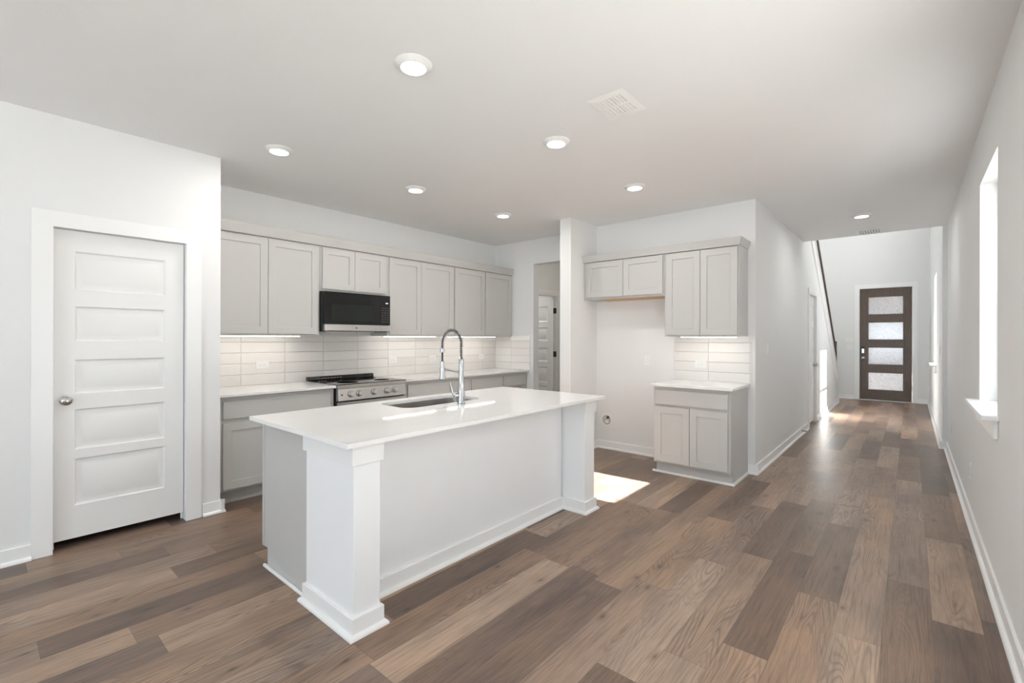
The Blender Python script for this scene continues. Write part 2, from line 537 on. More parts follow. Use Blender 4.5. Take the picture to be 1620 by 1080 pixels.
wall('wall_fridge', 'y', YF, YF + 0.12, -2.965, XH - 0.12, 0, H, [], WALL)
wall('wall_rear', 'y', -4.72, -4.60, XL - 0.12, XR, 0, H, [(-3.8, -2.1, 0.35, 2.35), (-1.7, 0.0, 0.35, 2.35)], WALL)
wall('wall_right', 'x', XR, XR + 0.155, -4.72, YO, 0, H, [(3.49, 4.31, 0.93, 2.36), (-2.7, -1.3, 0.75, 2.36), (0.30, 2.30, 0.10, 2.36)], WALL)
wall('wall_foyer_right', 'x', XFR, XFR + 0.20, YO, YFD, 0, 5.4, [(9.52, 10.38, 0.93, 2.36), (9.0, 11.6, 3.8, 4.6)], WALL)
wall('wall_front', 'y', YFD, YFD + 0.15, -2.4, XFR + 0.2, 0, 5.4, [(-0.86, 0.03, -1, 2.455)], WALL)
wall('wall_hall_upper', 'y', YO - 0.12, YO, -2.4, XFR + 0.2, 3.05, 5.4, [], WALL)
wall('wall_stair_outer', 'x', -2.4, -2.28, YF + 0.12, YFD, 0, 5.4, [], WALL)
# hall wall with the sloped end under the stairs
def slope_z(y): return 0.40 + 0.742 * (11.79 - y)
m = MB()
b0 = 0.26
def strip(y0, y1, za, zb, bot=0.0):
    m.prism([(y0, bot), (y1, bot), (y1, zb), (y0, za)], XH - 0.12, XH, 0)
strip(YF, YO, H, H)
strip(YO, 8.06, 3.42, 3.42)
strip(8.06, 8.245, slope_z(8.06) + b0, slope_z(8.245) + b0)
strip(8.245, 8.935, slope_z(8.245) + b0, slope_z(8.935) + b0, 2.05)
strip(8.935, 11.96, slope_z(8.935) + b0, slope_z(11.96) + b0)
struct(m.build('wall_hall_left', WALL), 'painted wall running down the hall and sloping down with the stairs')
# side hallway behind the kitchen opening
wall('wall_passage_door', 'x', -4.58, -4.46, YE + 0.12, 7.3, 0, H, [(5.585, 6.345, -1, 2.05)], WALL)
wall('wall_passage_end', 'y', 7.3, 7.42, -6.5, -2.965, 0, H, [], WALL)
wall('wall_bedroom_near', 'y', YE, YE + 0.12, -6.5, XK - 0.12, 0, H, [], WALL)
wall('wall_bedroom_far', 'x', -6.6, -6.5, YE, 7.42, 0, H, [], WALL)

# outside
struct(box('ground_outside', CONC, None, -14, 16, -20, 26, -0.30, -0.13))
f = thing('sun_blocking_fence', (1.62, 3.85, -0.13), 'tall unseen cedar board fence added to block sun outside the right-hand window', 'fence')  # unseen; added to block the sun through the lower sash
k = 0
for i in range(14):
    y0 = 2.85 + i * 0.145
    box('fence_board', FENCE, f, 1.60 + 0.006 * (i % 2), 1.62, y0, y0 + 0.1449, -0.13, 2.40)
box('backing_board', FENCE, f, 1.6202, 1.63, 2.85, 4.88, -0.12, 2.39)
box('fence_rail', FENCE, f, 1.6302, 1.67, 2.85, 4.88, 0.4, 0.49)
box('fence_rail', FENCE, f, 1.6302, 1.67, 2.85, 4.88, 1.9, 1.99)
# unseen roof added outside the right wall to keep direct sun out
struct(box('sun_shield_roof', CEIL, None, 0.56, 4.0, -4.0, 2.72, 2.62, 2.78))
struct(box('sun_shield_eave', CEIL, None, 0.51, 2.0, 7.8, 12.9, 4.75, 4.9))  # unseen eave added to keep direct sun out of the high window
# unseen front porch roof, raised and shortened so light reaches the door glass
p = struct(box('unseen_porch_roof', CEIL, None, -2.4, 1.6, 13.05, 14.4, 3.4, 3.6))

# ------------------------------------------------------------------ baseboards
def baseboard(name, segs, hgt=0.094):
    """segs: (x0,y0,x1,y1,nx,ny): runs of the wall line with the outward normal"""
    m = MB()
    P = [(0.0004, 0.0), (0.032, 0.0), (0.031, 0.010), (0.026, 0.017), (0.018, 0.021), (0.014, 0.022), (0.014, hgt - 0.003), (0.012, hgt), (0.0004, hgt)]
    for x0, y0, x1, y1, nx, ny in segs:
        if nx:
            m.prism([(x0 + nx * a, z) for a, z in P], min(y0, y1), max(y0, y1), 1)
        else:
            m.prism([(y0 + ny * a, z) for a, z in P], min(x0, x1), max(x0, x1), 0)
    return struct(m.build(name, TRIM))
e = 0.0
baseboard('baseboard_left', [(XL, -4.6, XL, 0.237, 1, 0), (XL, 1.136, XL, 1.285, 1, 0), (XL - 0.14, 1.257, XL + 0.03, 1.257, 0, 1)])
baseboard('baseboard_right', [(XR, -4.6, XR, YO, -1, 0), (XFR - 0.03, YO, XR, YO, 0, -1), (XFR, YO - 0.03, XFR, YFD, -1, 0)])
baseboard('baseboard_fridge', [(-2.965, YF, -1.975, YF, 0, -1), (-2.965, 4.46, -2.965, YF, 1, 0), (-3.145, 4.49, -2.935, 4.49, 0, -1), (-3.115, 4.49, -3.115, YE, -1, 0), (-1.232, YF, XH + 0.03, YF, 0, -1)])
baseboard('baseboard_hall', [(XH, YF, XH, 8.153, 1, 0), (XH, 9.030, XH, 11.99, 1, 0), (XH - 0.12, 11.96, XH + 0.03, 11.96, 0, 1)])
baseboard('baseboard_front', [(-2.28, YFD, -0.95, YFD, 0, -1), (0.12, YFD, XFR, YFD, 0, -1)])
baseboard('baseboard_passage', [(-4.46, YE + 0.12, -4.46, 5.50, 1, 0), (-4.46, 6.43, -4.46, 7.3, 1, 0)])

# ------------------------------------------------------------------ panelled doors
DPROF = [(0.007, 0.008), (0.016, 0.011), (0.044, 0.002)]
def five_panels(w, stile=0.10):
    z = [(0.215, 0.515), (0.575, 0.835), (0.93, 1.155), (1.28, 1.50), (1.60, 1.85)]
    return [(stile, w - stile, a, b) for a, b in z]
def casing(parent, axis, plane, n, u0, u1, ztop, cw, t=0.018):
    """flat door casing around an opening u0..u1 up to ztop on a wall face 'plane' with normal sign n"""
    m = MB()
    def B(a, b, c, d):
        if axis == 'x': m.box(plane, plane + n * t, a, b, c, d)
        else: m.box(a, b, plane, plane + n * t, c, d)
    B(u0 - cw, u0, 0, ztop); B(u1, u1 + cw, 0, ztop); B(u0 - cw, u1 + cw, ztop, ztop + cw)
    return m.build('casing', TRIM, parent)
def knob(parent, c, n, mat=NICKEL, r=0.027, name='door_knob'):
    return MB().lathe(c, n, [(0, 0.0), (0, 0.033), (0.006, 0.033), (0.010, 0.014), (0.030, 0.012), (0.036, 0.022), (0.046, r), (0.058, r * 0.96), (0.064, r * 0.7), (0.066, 0)], 32).build(name, mat, parent, smooth=True)

# pantry door (left)
d = struct(empty('door_1', (XL, 0.68, 0)), 'white five-panel pantry door in the left wall')
casing(d, 'x', XL, 1, 0.330, 1.030, 2.042, 0.096)
m = MB()
m.box(XL - 0.12, XL, 0.312, 0.330, 0, 2.06); m.box(XL - 0.12, XL, 1.030, 1.048, 0, 2.06); m.box(XL - 0.12, XL, 0.330, 1.030, 2.042, 2.06)
m.box(XL - 0.085, XL - 0.072, 0.342, 1.018, 2.028, 2.042); m.box(XL - 0.085, XL - 0.072, 0.330, 0.342, 0, 2.042); m.box(XL - 0.085, XL - 0.072, 1.018, 1.030, 0, 2.042)
m.build('jamb', TRIM, d, 0.001)
w = 0.692
z = [(0.205 + 0.06, 0.565), (0.625, 0.885), (0.985, 1.205), (1.325, 1.55), (1.655, 1.905)]
slab = MB().panel_slab(w, 1.984, 0.035, [(0.100, w - 0.115, a - 0.055, b - 0.055) for a, b in z], DPROF, (XL - 0.035, 0.334, 0.055), (0, 1, 0), (1, 0, 0)).build('slab', DOOR, d, 0.0015)
knob(d, (XL - 0.035, 0.392, 0.948), (1, 0, 0))

# closet door in the hall
d = struct(empty('door_2', (XH, 8.59, 0)), 'narrow white panelled closet door in the hall under the stairs')
casing(d, 'x', XH, 1, 8.262, 8.918, 2.03, 0.088)
m = MB()
m.box(XH - 0.12, XH, 8.245, 8.262, 0, 2.05); m.box(XH - 0.12, XH, 8.918, 8.935, 0, 2.05); m.box(XH - 0.12, XH, 8.262, 8.918, 2.03, 2.05)
m.build('jamb', TRIM, d)
w = 0.65
MB().panel_slab(w, 1.99, 0.035, five_panels(w, 0.10), DPROF, (XH - 0.022, 8.265, 0.03), (0, 1, 0), (1, 0, 0)).build('slab', DOOR, d, 0.001)
knob(d, (XH - 0.022, 8.86, 0.93), (1, 0, 0))
for zz in (0.22, 1.02, 1.80):
    MB().lathe((XH - 0.012, 8.266, zz), (0, 0, 1), [(0, 0.007), (0.09, 0.007)], 10).build('hinge', BRONZE, d)
box('closet_back', WALL, d, XH - 0.5, XH - 0.13, 8.2, 8.98, 0.0, 2.06).name = 'closet_lining'

# bedroom door, standing open off the side hallway
d = struct(empty('door_3', (-4.46, 5.965, 0)), 'white panelled door standing open with dark hinges beyond the kitchen opening')
casing(d, 'x', -4.46, 1, 5.60, 6.33, 2.04, 0.09)
m = MB()
m.box(-4.58, -4.46, 5.585, 5.60, 0, 2.05); m.box(-4.58, -4.46, 6.33, 6.345, 0, 2.05); m.box(-4.58, -4.46, 5.60, 6.33, 2.04, 2.05)
m.build('jamb', TRIM, d)
w = 0.72
MB().panel_slab(w, 1.99, 0.035, five_panels(w, 0.115), [(0.006, 0.006), (0.016, 0.009), (0.034, 0.003)], (-4.500 - w, 6.290, 0.03), (1, 0, 0), (0, -1, 0)).build('slab', DOOR, d, 0.001)
for zz in (0.25, 1.04, 1.76):
    m = MB().box(-4.497, -4.462, 6.325, 6.3285, zz, zz + 0.09)
    m.lathe((-4.490, 6.312, zz), (0, 0, 1), [(0, 0.008), (0.09, 0.008)], 10)
    m.box(-4.4995, -4.497, 6.29, 6.325, zz, zz + 0.09)
    m.build('hinge', BRONZE, d)

# front door
d = struct(empty('door_4', (-0.415, YFD, 0)), 'dark stained wood front door with four stacked textured glass panes')
m = MB()
m.box(-0.945, -0.86, YFD - 0.018, YFD, 0, 2.455); m.box(0.03, 0.118, YFD - 0.018, YFD, 0, 2.455); m.box(-0.945, 0.118, YFD - 0.018, YFD, 2.455, 2.548)
m.build('casing', TRIM, d)
fx0, fx1, yd = -0.858, 0.028, YFD + 0.02
rails = [(0.01, 0.235), (0.605, 0.790), (1.155, 1.335), (1.705, 1.885), (2.262, 2.452)]
m = MB()
m.box(fx0, -0.705, yd, yd + 0.045, 0.01, 2.452); m.box(-0.118, fx1, yd, yd + 0.045, 0.01, 2.452)
for a, b in rails: m.box(-0.705, -0.118, yd + 0.001, yd + 0.044, a, b)
m.build('slab', DWOOD, d, 0.003)
for (a, b), (c, e2) in zip(rails, rails[1:]):
    m = MB().box(-0.705, -0.118, yd + 0.018, yd + 0.026, b, c)
    m.build('glass_pane', RAIN, d)
lk = MB().box(-0.832, -0.765, yd - 0.022, yd, 1.01, 1.19).build('keypad_lock', BLACKP, d, 0.006)
box('keypad_plate', NICKEL, lk, -0.822, -0.775, yd - 0.030, yd - 0.022, 1.03, 1.13, 0.003)
MB().box(-0.828, -0.77, yd - 0.008, yd, 0.87, 0.985).build('knob_plate', BLACKP, d, 0.004)
knob(d, (-0.799, yd - 0.008, 0.925), (0, -1, 0))
for zz in (0.25, 0.9, 1.55, 2.2):
    MB().lathe((0.026, yd - 0.006, zz), (0, 0, 1), [(0, 0.007), (0.1, 0.007)], 10).build('hinge', NICKEL, d)
box('threshold', NICKEL, d, -0.86, 0.03, YFD, YFD + 0.12, 0.0, 0.012)

# ------------------------------------------------------------------ windows
def window(name, xin, y0, y1, z0, z1, label, screen=False, stool=True, n=1, sill_y=None):
    xg = xin + 0.105
    w = struct(empty(name, (xin, (y0 + y1) / 2, z0)), label)
    m = MB()
    f = 0.035
    m.box(xg - 0.015, xg + 0.045, y0, y0 + f, z0, z1); m.box(xg - 0.015, xg + 0.045, y1 - f, y1, z0, z1)
    m.box(xg - 0.015, xg + 0.045, y0, y1, z0, z0 + f); m.box(xg - 0.015, xg + 0.045, y0, y1, z1 - f, z1)
    for k in range(1, n):
        yy = y0 + (y1 - y0) * k / n
        m.box(xg - 0.015, xg + 0.045, yy - f, yy + f, z0, z1)
    m.build('window_frame', VINYL, w, 0.003)
    zm = z0 + (z1 - z0) * 0.46
    for a, b, dx, nm in ((z0 + f, zm + 0.02, 0.0, 'lower_sash'), (zm - 0.02, z1 - f, 0.025, 'upper_sash')):
        m = MB()
        q = 0.03
        for k in range(n):
            ya = y0 + (y1 - y0) * k / n + f; yb = y0 + (y1 - y0) * (k + 1) / n - f
            m.box(xg + dx - 0.008, xg + dx + 0.015, ya, ya + q, a, b); m.box(xg + dx - 0.008, xg + dx + 0.015, yb - q, yb, a, b)
            m.box(xg + dx - 0.008, xg + dx + 0.015, ya, yb, a, a + q); m.box(xg + dx - 0.008, xg + dx + 0.015, ya, yb, b - q, b)
        s_ = m.build(nm, VINYL, w, 0.002)
        for k in range(n):
            ya = y0 + (y1 - y0) * k / n + f + q; yb = y0 + (y1 - y0) * (k + 1) / n - f - q
            box('glass_pane', GLASS, s_, xg + dx + 0.002, xg + dx + 0.006, ya, yb, a + q, b - q)
    if stool:
        m = MB()
        m.prism([(xin - 0.065, y0 - 0.06), (xin - 0.065, y1 + 0.06), (xin - 0.0004, y1 + 0.06), (xin - 0.0004, y1 - 0.0004), (xg - 0.015, y1 - 0.0004), (xg - 0.015, y0 + 0.0004), (xin - 0.0004, y0 + 0.0004), (xin - 0.0004, y0 - 0.06)], z0 + 0.0004, z0 + 0.022, 2)
        m.build('window_sill', TRIM, w)
        box('window_apron', TRIM, w, xin - 0.016, xin, y0 - 0.02, y1 + 0.02, z0 - 0.10, z0, 0.002)
    return w
window('window_1', XR, 3.49, 4.31, 0.93, 2.36, 'white single-hung window with projecting sill in the right wall')
window('window_2', XR, -2.7, -1.3, 0.75, 2.36, 'wide unseen window added in the right wall behind the camera', n=2)  # added out of view to let more daylight in
window('window_7', XR, 0.30, 2.30, 0.10, 2.36, 'wide unseen window added in the right wall beside the camera', n=2, stool=False)  # added out of view to light the island from the right
window('window_3', XFR + 0.045, 9.52, 10.38, 0.93, 2.36, 'single-hung window with sill in the entry hall', stool=False)
m = MB(); m.prism([(XFR - 0.065, 9.46), (XFR - 0.065, 10.44), (XFR - 0.0004, 10.44), (XFR - 0.0004, 10.379), (XFR + 0.13, 10.379), (XFR + 0.13, 9.521), (XFR - 0.0004, 9.521), (XFR - 0.0004, 9.46)], 0.9304, 0.952, 2)
w3 = bpy.data.objects['window_3']
m.build('window_sill', TRIM, w3)
box('window_apron', TRIM, w3, XFR - 0.016, XFR, 9.50, 10.40, 0.83, 0.93, 0.002)
window('window_4', XFR + 0.045, 9.0, 11.6, 3.8, 4.6, 'unseen high window added to brighten the entry hall', stool=False, n=3)  # added above the view as a light source for the foyer
def rear_window(name, x0, x1, z0, z1):
    w = struct(empty(name, ((x0 + x1) / 2, -4.6, z0)), 'large unseen window added in the rear wall for daylight')  # unseen, added as a daylight source behind the camera
    m = MB(); f = 0.05; y0, y1 = -4.69, -4.64
    m.box(x0, x0 + f, y0, y1, z0, z1); m.box(x1 - f, x1, y0, y1, z0, z1); m.box(x0, x1, y0, y1, z0, z0 + f); m.box(x0, x1, y0, y1, z1 - f, z1)
    m.box((x0 + x1) / 2 - 0.03, (x0 + x1) / 2 + 0.03, y0, y1, z0, z1)
    m.build('window_frame', VINYL, w, 0.003)
    box('glass_pane', GLASS, w, x0 + f, x1 - f, -4.668, -4.664, z0 + f, z1 - f)
rear_window('window_5', -3.8, -2.1, 0.35, 2.35)
rear_window('window_6', -1.7, 0.0, 0.35, 2.35)

# ------------------------------------------------------------------ cabinets
SHAKER = [(0.0, 0.0095), (0.006, 0.0095)]
FR = 0.064
def cab_door(parent, O, w, h, U, Nn, label=None):
    """O: lower corner of the door FACE"""
    return MB().panel_slab(w, h, 0.019, [(FR, w - FR, FR, h - FR)], SHAKER, O, U, Nn).build('door', GREY, parent, 0.0016)
def cab_drawer(parent, O, w, h, U, Nn):
    return MB().panel_slab(w, h, 0.019, [], SHAKER, O, U, Nn).build('drawer', GREY, parent, 0.003)

XU = -4.42          # upper door face, kitchen back wall
ZU0, ZU1 = 1.372, 2.262
def upper(y0, y1, doors, z0, label, zd0=None, gap=(0.006, 0.006)):
    t = thing('upper_cabinet', (XK, (y0 + y1) / 2, z0), label, 'cabinet', 'upper cabinets on the kitchen back wall')
    box('cabinet_box', GREY, t, XK + 0.001, XU - 0.021, y0, y1, z0, ZU1, 0.001)
    for a, b in doors:
        cab_door(t, (XU, a, zd0 or z0 + 0.014), b - a, 2.250 - (zd0 or z0 + 0.014), (0, 1, 0), (1, 0, 0))
    return t
upper(1.259, 2.243, [(1.285, 1.7495), (1.753, 2.222)], ZU0, 'tall two-door grey upper cabinet left of the microwave, nearest the white panelled door')
upper(2.245, 3.022, [(2.266, 2.6175), (2.621, 2.985)], 1.815, 'short two-door grey upper cabinet directly above the microwave', 1.838)
upper(3.024, 4.016, [(3.044, 3.488), (3.4915, 4.000)], ZU0, 'tall two-door grey upper cabinet right of the microwave')
upper(4.018, 4.583, [(4.030, 4.572)], ZU0, 'single-door grey upper cabinet between two-door one and the last one')
upper(4.585, 5.168, [(4.598, 5.132)], ZU0, 'single-door grey upper cabinet at far end by the tiled corner')
# crown along the top
m = MB()
m.prism([(XK, 2.263), (XU + 0.004, 2.263), (XU + 0.030, 2.345), (XU + 0.030, 2.352), (XK, 2.352)], 1.259, 5.148, 1)
tag(m.build('crown_moulding', GREY, None, 0.001), 'flat grey crown trim along the top of the back-wall upper cabinets', 'crown moulding')

# base cabinets
XB = -4.14          # base door face
def base(y0, y1, label, drawers, doors, end=None):
    t = thing('base_cabinet', (XK + 0.3, (y0 + y1) / 2, 0), label, 'cabinet', 'grey base cabinets along the kitchen back wall')
    box('cabinet_box', GREY, t, XK + 0.001, XB - 0.021, y0, y1, 0.112, 0.8755, 0.001)
    box('toe_kick', GREY, t, XK + 0.001, XB - 0.095, y0, y1, 0.0, 0.112)
    for a, b in drawers: cab_drawer(t, (XB, a, 0.695), b - a, 0.142, (0, 1, 0), (1, 0, 0))
    for a, b in doors: cab_door(t, (XB, a, 0.132), b - a, 0.532, (0, 1, 0), (1, 0, 0))
    return t
base(1.259, 2.243, 'grey base cabinet left of the stainless range', [(1.302, 2.205)], [(1.302, 1.751), (1.756, 2.205)])
base(3.045, 4.028, 'grey base cabinet right of the stainless range', [(3.090, 3.998)], [(3.090, 3.541), (3.547, 3.998)])
base(4.030, 4.634, 'grey base cabinet second from the tiled corner', [(4.062, 4.616)], [(4.062, 4.616)])
base(4.636, 5.168, 'grey base cabinet at the far tiled corner', [(4.656, 5.135)], [(4.656, 5.135)])
ZC0, ZC1 = 0.876, 0.897
XCF = -4.115
c1 = MB().box(XK + 0.001, XCF, 1.259, 2.246, ZC0, ZC1).build('countertop', QUARTZ, None, 0.002)
tag(c1, 'white quartz countertop on the back wall left of the range', 'countertop', 'back wall countertops')
c2 = MB().box(XK + 0.001, XCF, 3.038, 5.169, ZC0, ZC1).build('countertop', QUARTZ, None, 0.002)
tag(c2, 'white quartz countertop on the back wall right of the range', 'countertop', 'back wall countertops')
bs = MB().box(XK + 0.0006, XK + 0.009, 1.258, 5.160, ZC1, ZU0).build('backsplash', TILE_Y)
tag(bs, 'glossy white stacked tile backsplash along the back kitchen wall', 'backsplash')
bs = MB().box(XK + 0.010, -4.098, YE - 0.009, YE - 0.0006, ZC1 + 0.0005, 1.385).build('backsplash', TILE_X)
tag(bs, 'short glossy white tile return beside the opening at kitchen end wall', 'backsplash')
# LED strips
def led(name, x0, x1, y0, y1, z, label):
    t = thing('under_cabinet_light', ((x0 + x1) / 2, (y0 + y1) / 2, z - 0.010), label, 'light', 'thin light strips under the upper cabinets')
    box('housing', PLAST, t, x0 - 0.004, x1 + 0.004, y0 - 0.006, y1 + 0.006, z - 0.006, z - 0.0002)
    box('diffuser', LED, t, x0, x1, y0, y1, z - 0.011, z - 0.006)
led('l', -4.555, -4.53, 1.30, 2.09, ZU0, 'lit strip under the upper cabinets left of the microwave')
led('l', -4.555, -4.53, 3.06, 3.80, ZU0, 'lit strip under the cabinet just right of the microwave')
led('l', -4.555, -4.53, 4.02, 4.90, ZU0, 'lit strip under the upper cabinets nearest the tiled corner')
led('l', -1.83, -1.29, 4.86, 4.885, 1.372, 'lit strip under the tall wall cabinet beside the hall')

# ------------------------------------------------------------------ microwave
t = thing('microwave', (-4.56, 2.63, 1.408), 'black and stainless over-the-range microwave mounted under the short cabinet', 'microwave')
box('body', BLACKP, t, XK + 0.012, -4.395, 2.250, 3.016, 1.415, 1.812, 0.002)
box('door', BLACKG, t, -4.394, -4.360, 2.256, 2.886, 1.487, 1.810, 0.003)
pn = box('control_panel', BLACKG, t, -4.394, -4.362, 2.889, 3.013, 1.487, 1.810, 0.003)
dw = box('door_window', SCREENG, t, -4.3605, -4.3592, 2.33, 2.80, 1.525, 1.690)
tr = box('lower_trim', STEEL, t, -4.394, -4.357, 2.256, 2.886, 1.421, 1.484, 0.003)
box('lower_trim', STEEL, t, -4.394, -4.357, 2.889, 3.013, 1.421, 1.484, 0.003)
MB().lathe((-4.357, 2.60, 1.452), (1, 0, 0), [(0, 0.008), (0.001, 0.008)], 16).build('badge', BLACKP, tr)
LCD = emit('display_glow', (0.85, 0.9, 1.0), 0.9)
MARK = simple('panel_print', (0.16, 0.16, 0.16), 0.5)
box('display', LCD, pn, -4.362, -4.3612, 2.955, 2.985, 1.722, 1.732)
for i in range(7):
    for j in range(3):
        yy = 2.908 + j * 0.033; zz = 1.520 + i * 0.025
        box('key', MARK, pn, -4.362, -4.3614, yy, yy + 0.017, zz, zz + 0.005)
box('vent_grille', STEEL, t, -4.70, -4.42, 2.30, 2.62, 1.408, 1.415)
box('lamp_cover', PLAST, t, -4.66, -4.50, 2.70, 2.90, 1.409, 1.415)

# ------------------------------------------------------------------ range
t = thing('range', (-4.44, 2.64, 0), 'stainless slide-in range with black glass top and five front knobs', 'range')
y0, y1 = 2.254, 3.030
box('body', BLACKP, t, -4.755, -4.135, y0, y1, 0.045, 0.868, 0.002)
box('oven_door', STEEL, t, -4.135, -4.098, y0 + 0.006, y1 - 0.006, 0.245, 0.735, 0.006)
box('oven_glass', BLACKG, bpy.data.objects['oven_door'], -4.0985, -4.0965, y0 + 0.10, y1 - 0.10, 0.33, 0.63)
box('storage_drawer', STEEL, t, -4.135, -4.100, y0 + 0.006, y1 - 0.006, 0.075, 0.235, 0.005)
# control fascia, leaning back
m = MB().prism([(-4.135, 0.748), (-4.088, 0.748), (-4.104, 0.864), (-4.135, 0.864)], y0 + 0.002, y1 - 0.002, 1)
fas = m.build('control_panel', STEEL, t, 0.003)
for i, yy in enumerate((2.385, 2.475, 2.640, 2.795, 2.885)):
    zc = 0.808; xc = -4.088 - (zc - 0.748) / 0.116 * 0.016
    kb = MB().lathe((xc, yy, zc), (1, 0, 0.138), [(0, 0.030), (0.006, 0.030), (0.008, 0.0245), (0.030, 0.022), (0.034, 0.019), (0.035, 0)], 28).build('knob', STEEL, t, smooth=True)
    MB().lathe((xc, yy, zc), (1, 0, 0.138), [(0.0005, 0.0325), (0.004, 0.0325)], 28).build('knob_ring', BLACKP, kb)
MB().lathe((-4.0965, 2.292, 0.806), (1, 0, 0.138), [(0, 0.0085), (0.003, 0.0085)], 16).build('button', BLACKP, t)
# handle
m = MB().tube([(-4.045, y0 + 0.05, 0.688), (-4.045, y1 - 0.05, 0.688)], 0.013, 16)
m.tube([(-4.098, y0 + 0.09, 0.688), (-4.045, y0 + 0.09, 0.688)], 0.009, 10); m.tube([(-4.098, y1 - 0.09, 0.688), (-4.045, y1 - 0.09, 0.688)], 0.009, 10)
m.build('handle', STEEL, t, smooth=True)
ct = box('cooktop', BLACKG, t, -4.735, -4.100, y0 - 0.004, y1 + 0.004, 0.8985, 0.9065, 0.002)
box('cooktop_rim', STEEL, t, -4.750, -4.096, y0 - 0.004, y1 + 0.004, 0.866, 0.8985, 0.002)
RINGM = simple('burner_print', (0.10, 0.10, 0.10), 0.25)
for cx_, cy_, rr in ((-4.27, 2.45, 0.105), (-4.27, 2.84, 0.085), (-4.56, 2.45, 0.08), (-4.56, 2.84, 0.105)):
    m = MB()
    m.lathe((cx_, cy_, 0.9067), (0, 0, 1), [(0, rr), (0.0004, rr), (0.0004, rr - 0.003), (0, rr - 0.003), (0, rr)], 48)
    m.build('burner_ring', RINGM, ct)
m = MB().prism([(-4.757, 0.9068), (-4.700, 0.9068), (-4.712, 0.944), (-4.757, 0.944)], y0 + 0.004, y1 - 0.004, 1)
gd = m.build('rear_guard', BLACKG, t, 0.003)
m = MB()
for i in range(8): m.box(-4.7065, -4.7035, 2.36 + i * 0.035, 2.385 + i * 0.035, 0.921, 0.925)
m.build('vent_slots', STEEL, gd)

# ------------------------------------------------------------------ fridge alcove wall cabinets
YU = 4.752
t = thing('upper_cabinet', (-2.447, YF, 1.800), 'short wide two-door grey cabinet high over the empty fridge space', 'cabinet')
box('cabinet_box', GREY, t, -2.963, -1.972, YU + 0.021, YF - 0.001, 1.803, ZU1 - 0.02, 0.001)
box('underside', RAWWOOD, t, -2.80, -1.98, YU + 0.05, YF - 0.001, 1.7985, 1.803)['label'] = 'raw maple underside'
cab_door(t, (-2.925, YU, 1.825), 0.478, 0.408, (1, 0, 0), (0, -1, 0))
cab_door(t, (-2.443, YU, 1.825), 0.455, 0.408, (1, 0, 0), (0, -1, 0))
t = thing('upper_cabinet', (-1.605, YF, 1.372), 'tall two-door grey wall cabinet above the small counter by the hall', 'cabinet')
box('cabinet_box', GREY, t, -1.970, -1.238, YU + 0.021, YF - 0.001, 1.372, ZU1 - 0.02, 0.001)
cab_door(t, (-1.948, YU, 1.385), 0.346, 0.848, (1, 0, 0), (0, -1, 0))
cab_door(t, (-1.598, YU, 1.385), 0.346, 0.848, (1, 0, 0), (0, -1, 0))
m = MB()
zc0, zc1 = 2.243, 2.318
m.prism([(-2.963, YF), (-2.963, YU - 0.006), (-1.232, YU - 0.006), (-1.232, YF)], zc0, zc0 + 0.002, 2)
bm = m.bm
lo = [(-2.963, YU - 0.004), (-1.233, YU - 0.004), (-1.233, YF - 0.001), (-2.963, YF - 0.001)]
hi = [(-2.963, YU - 0.030), (-1.210, YU - 0.030), (-1.210, YF - 0.001), (-2.963, YF - 0.001)]
a = [bm.verts.new((x, y, zc0 + 0.002)) for x, y in lo]; b2 = [bm.verts.new((x, y, zc1)) for x, y in hi]
for i in range(4): bm.faces.new((a[i], a[(i + 1) % 4], b2[(i + 1) % 4], b2[i]))
bm.faces.new(a); bm.faces.new(b2)
tag(m.build('crown_moulding', GREY, None, 0.001), 'flat grey crown trim over fridge-space cabinets, turning the corner beside the hall', 'crown moulding')

# hutch base
YB = 4.470
t = thing('base_cabinet', (-1.60, YF - 0.3, 0), 'freestanding-looking grey base cabinet with two doors beside the hall corner', 'cabinet')
m = MB()
m.prism([(YB + 0.021, 0.112), (YB + 0.021, 0.8755), (YF - 0.001, 0.8755), (YF - 0.001, 0.0), (YB + 0.090, 0.0), (YB + 0.090, 0.112)], -1.965, -1.236, 0)
m.build('cabinet_box', GREY, t, 0.0015)
box('toe_kick', GREY, t, -1.96, -1.240, YB + 0.082, YB + 0.0895, 0.0, 0.112)
cab_drawer(t, (-1.943, YB, 0.697), 0.685, 0.142, (1, 0, 0), (0, -1, 0))
cab_door(t, (-1.948, YB, 0.130), 0.343, 0.545, (1, 0, 0), (0, -1, 0))
cab_door(t, (-1.601, YB, 0.130), 0.343, 0.545, (1, 0, 0), (0, -1, 0))
m = MB()
m.prism([(-1.998, YB + 0.064), (-1.218, YB + 0.064), (-1.218, YF - 0.034), (-1.2357, YF - 0.034), (-1.2357, YB + 0.082), (-1.998, YB + 0.082)], 0, 0.018, 2)
m.build('shoe_moulding', TRIM, t)
tag(MB().box(-1.978, -1.210, YB - 0.032, YF - 0.001, ZC0, ZC1 + 0.004).build('countertop', QUARTZ, None, 0.002),
    'small white quartz countertop on the base cabinet by the hall corner', 'countertop')
tag(MB().box(-1.978, -1.204, YF - 0.009, YF - 0.0006, ZC1 + 0.005, 1.3715).build('backsplash', TILE_X),
    'white tile panel behind the small counter beside the hall', 'backsplash')

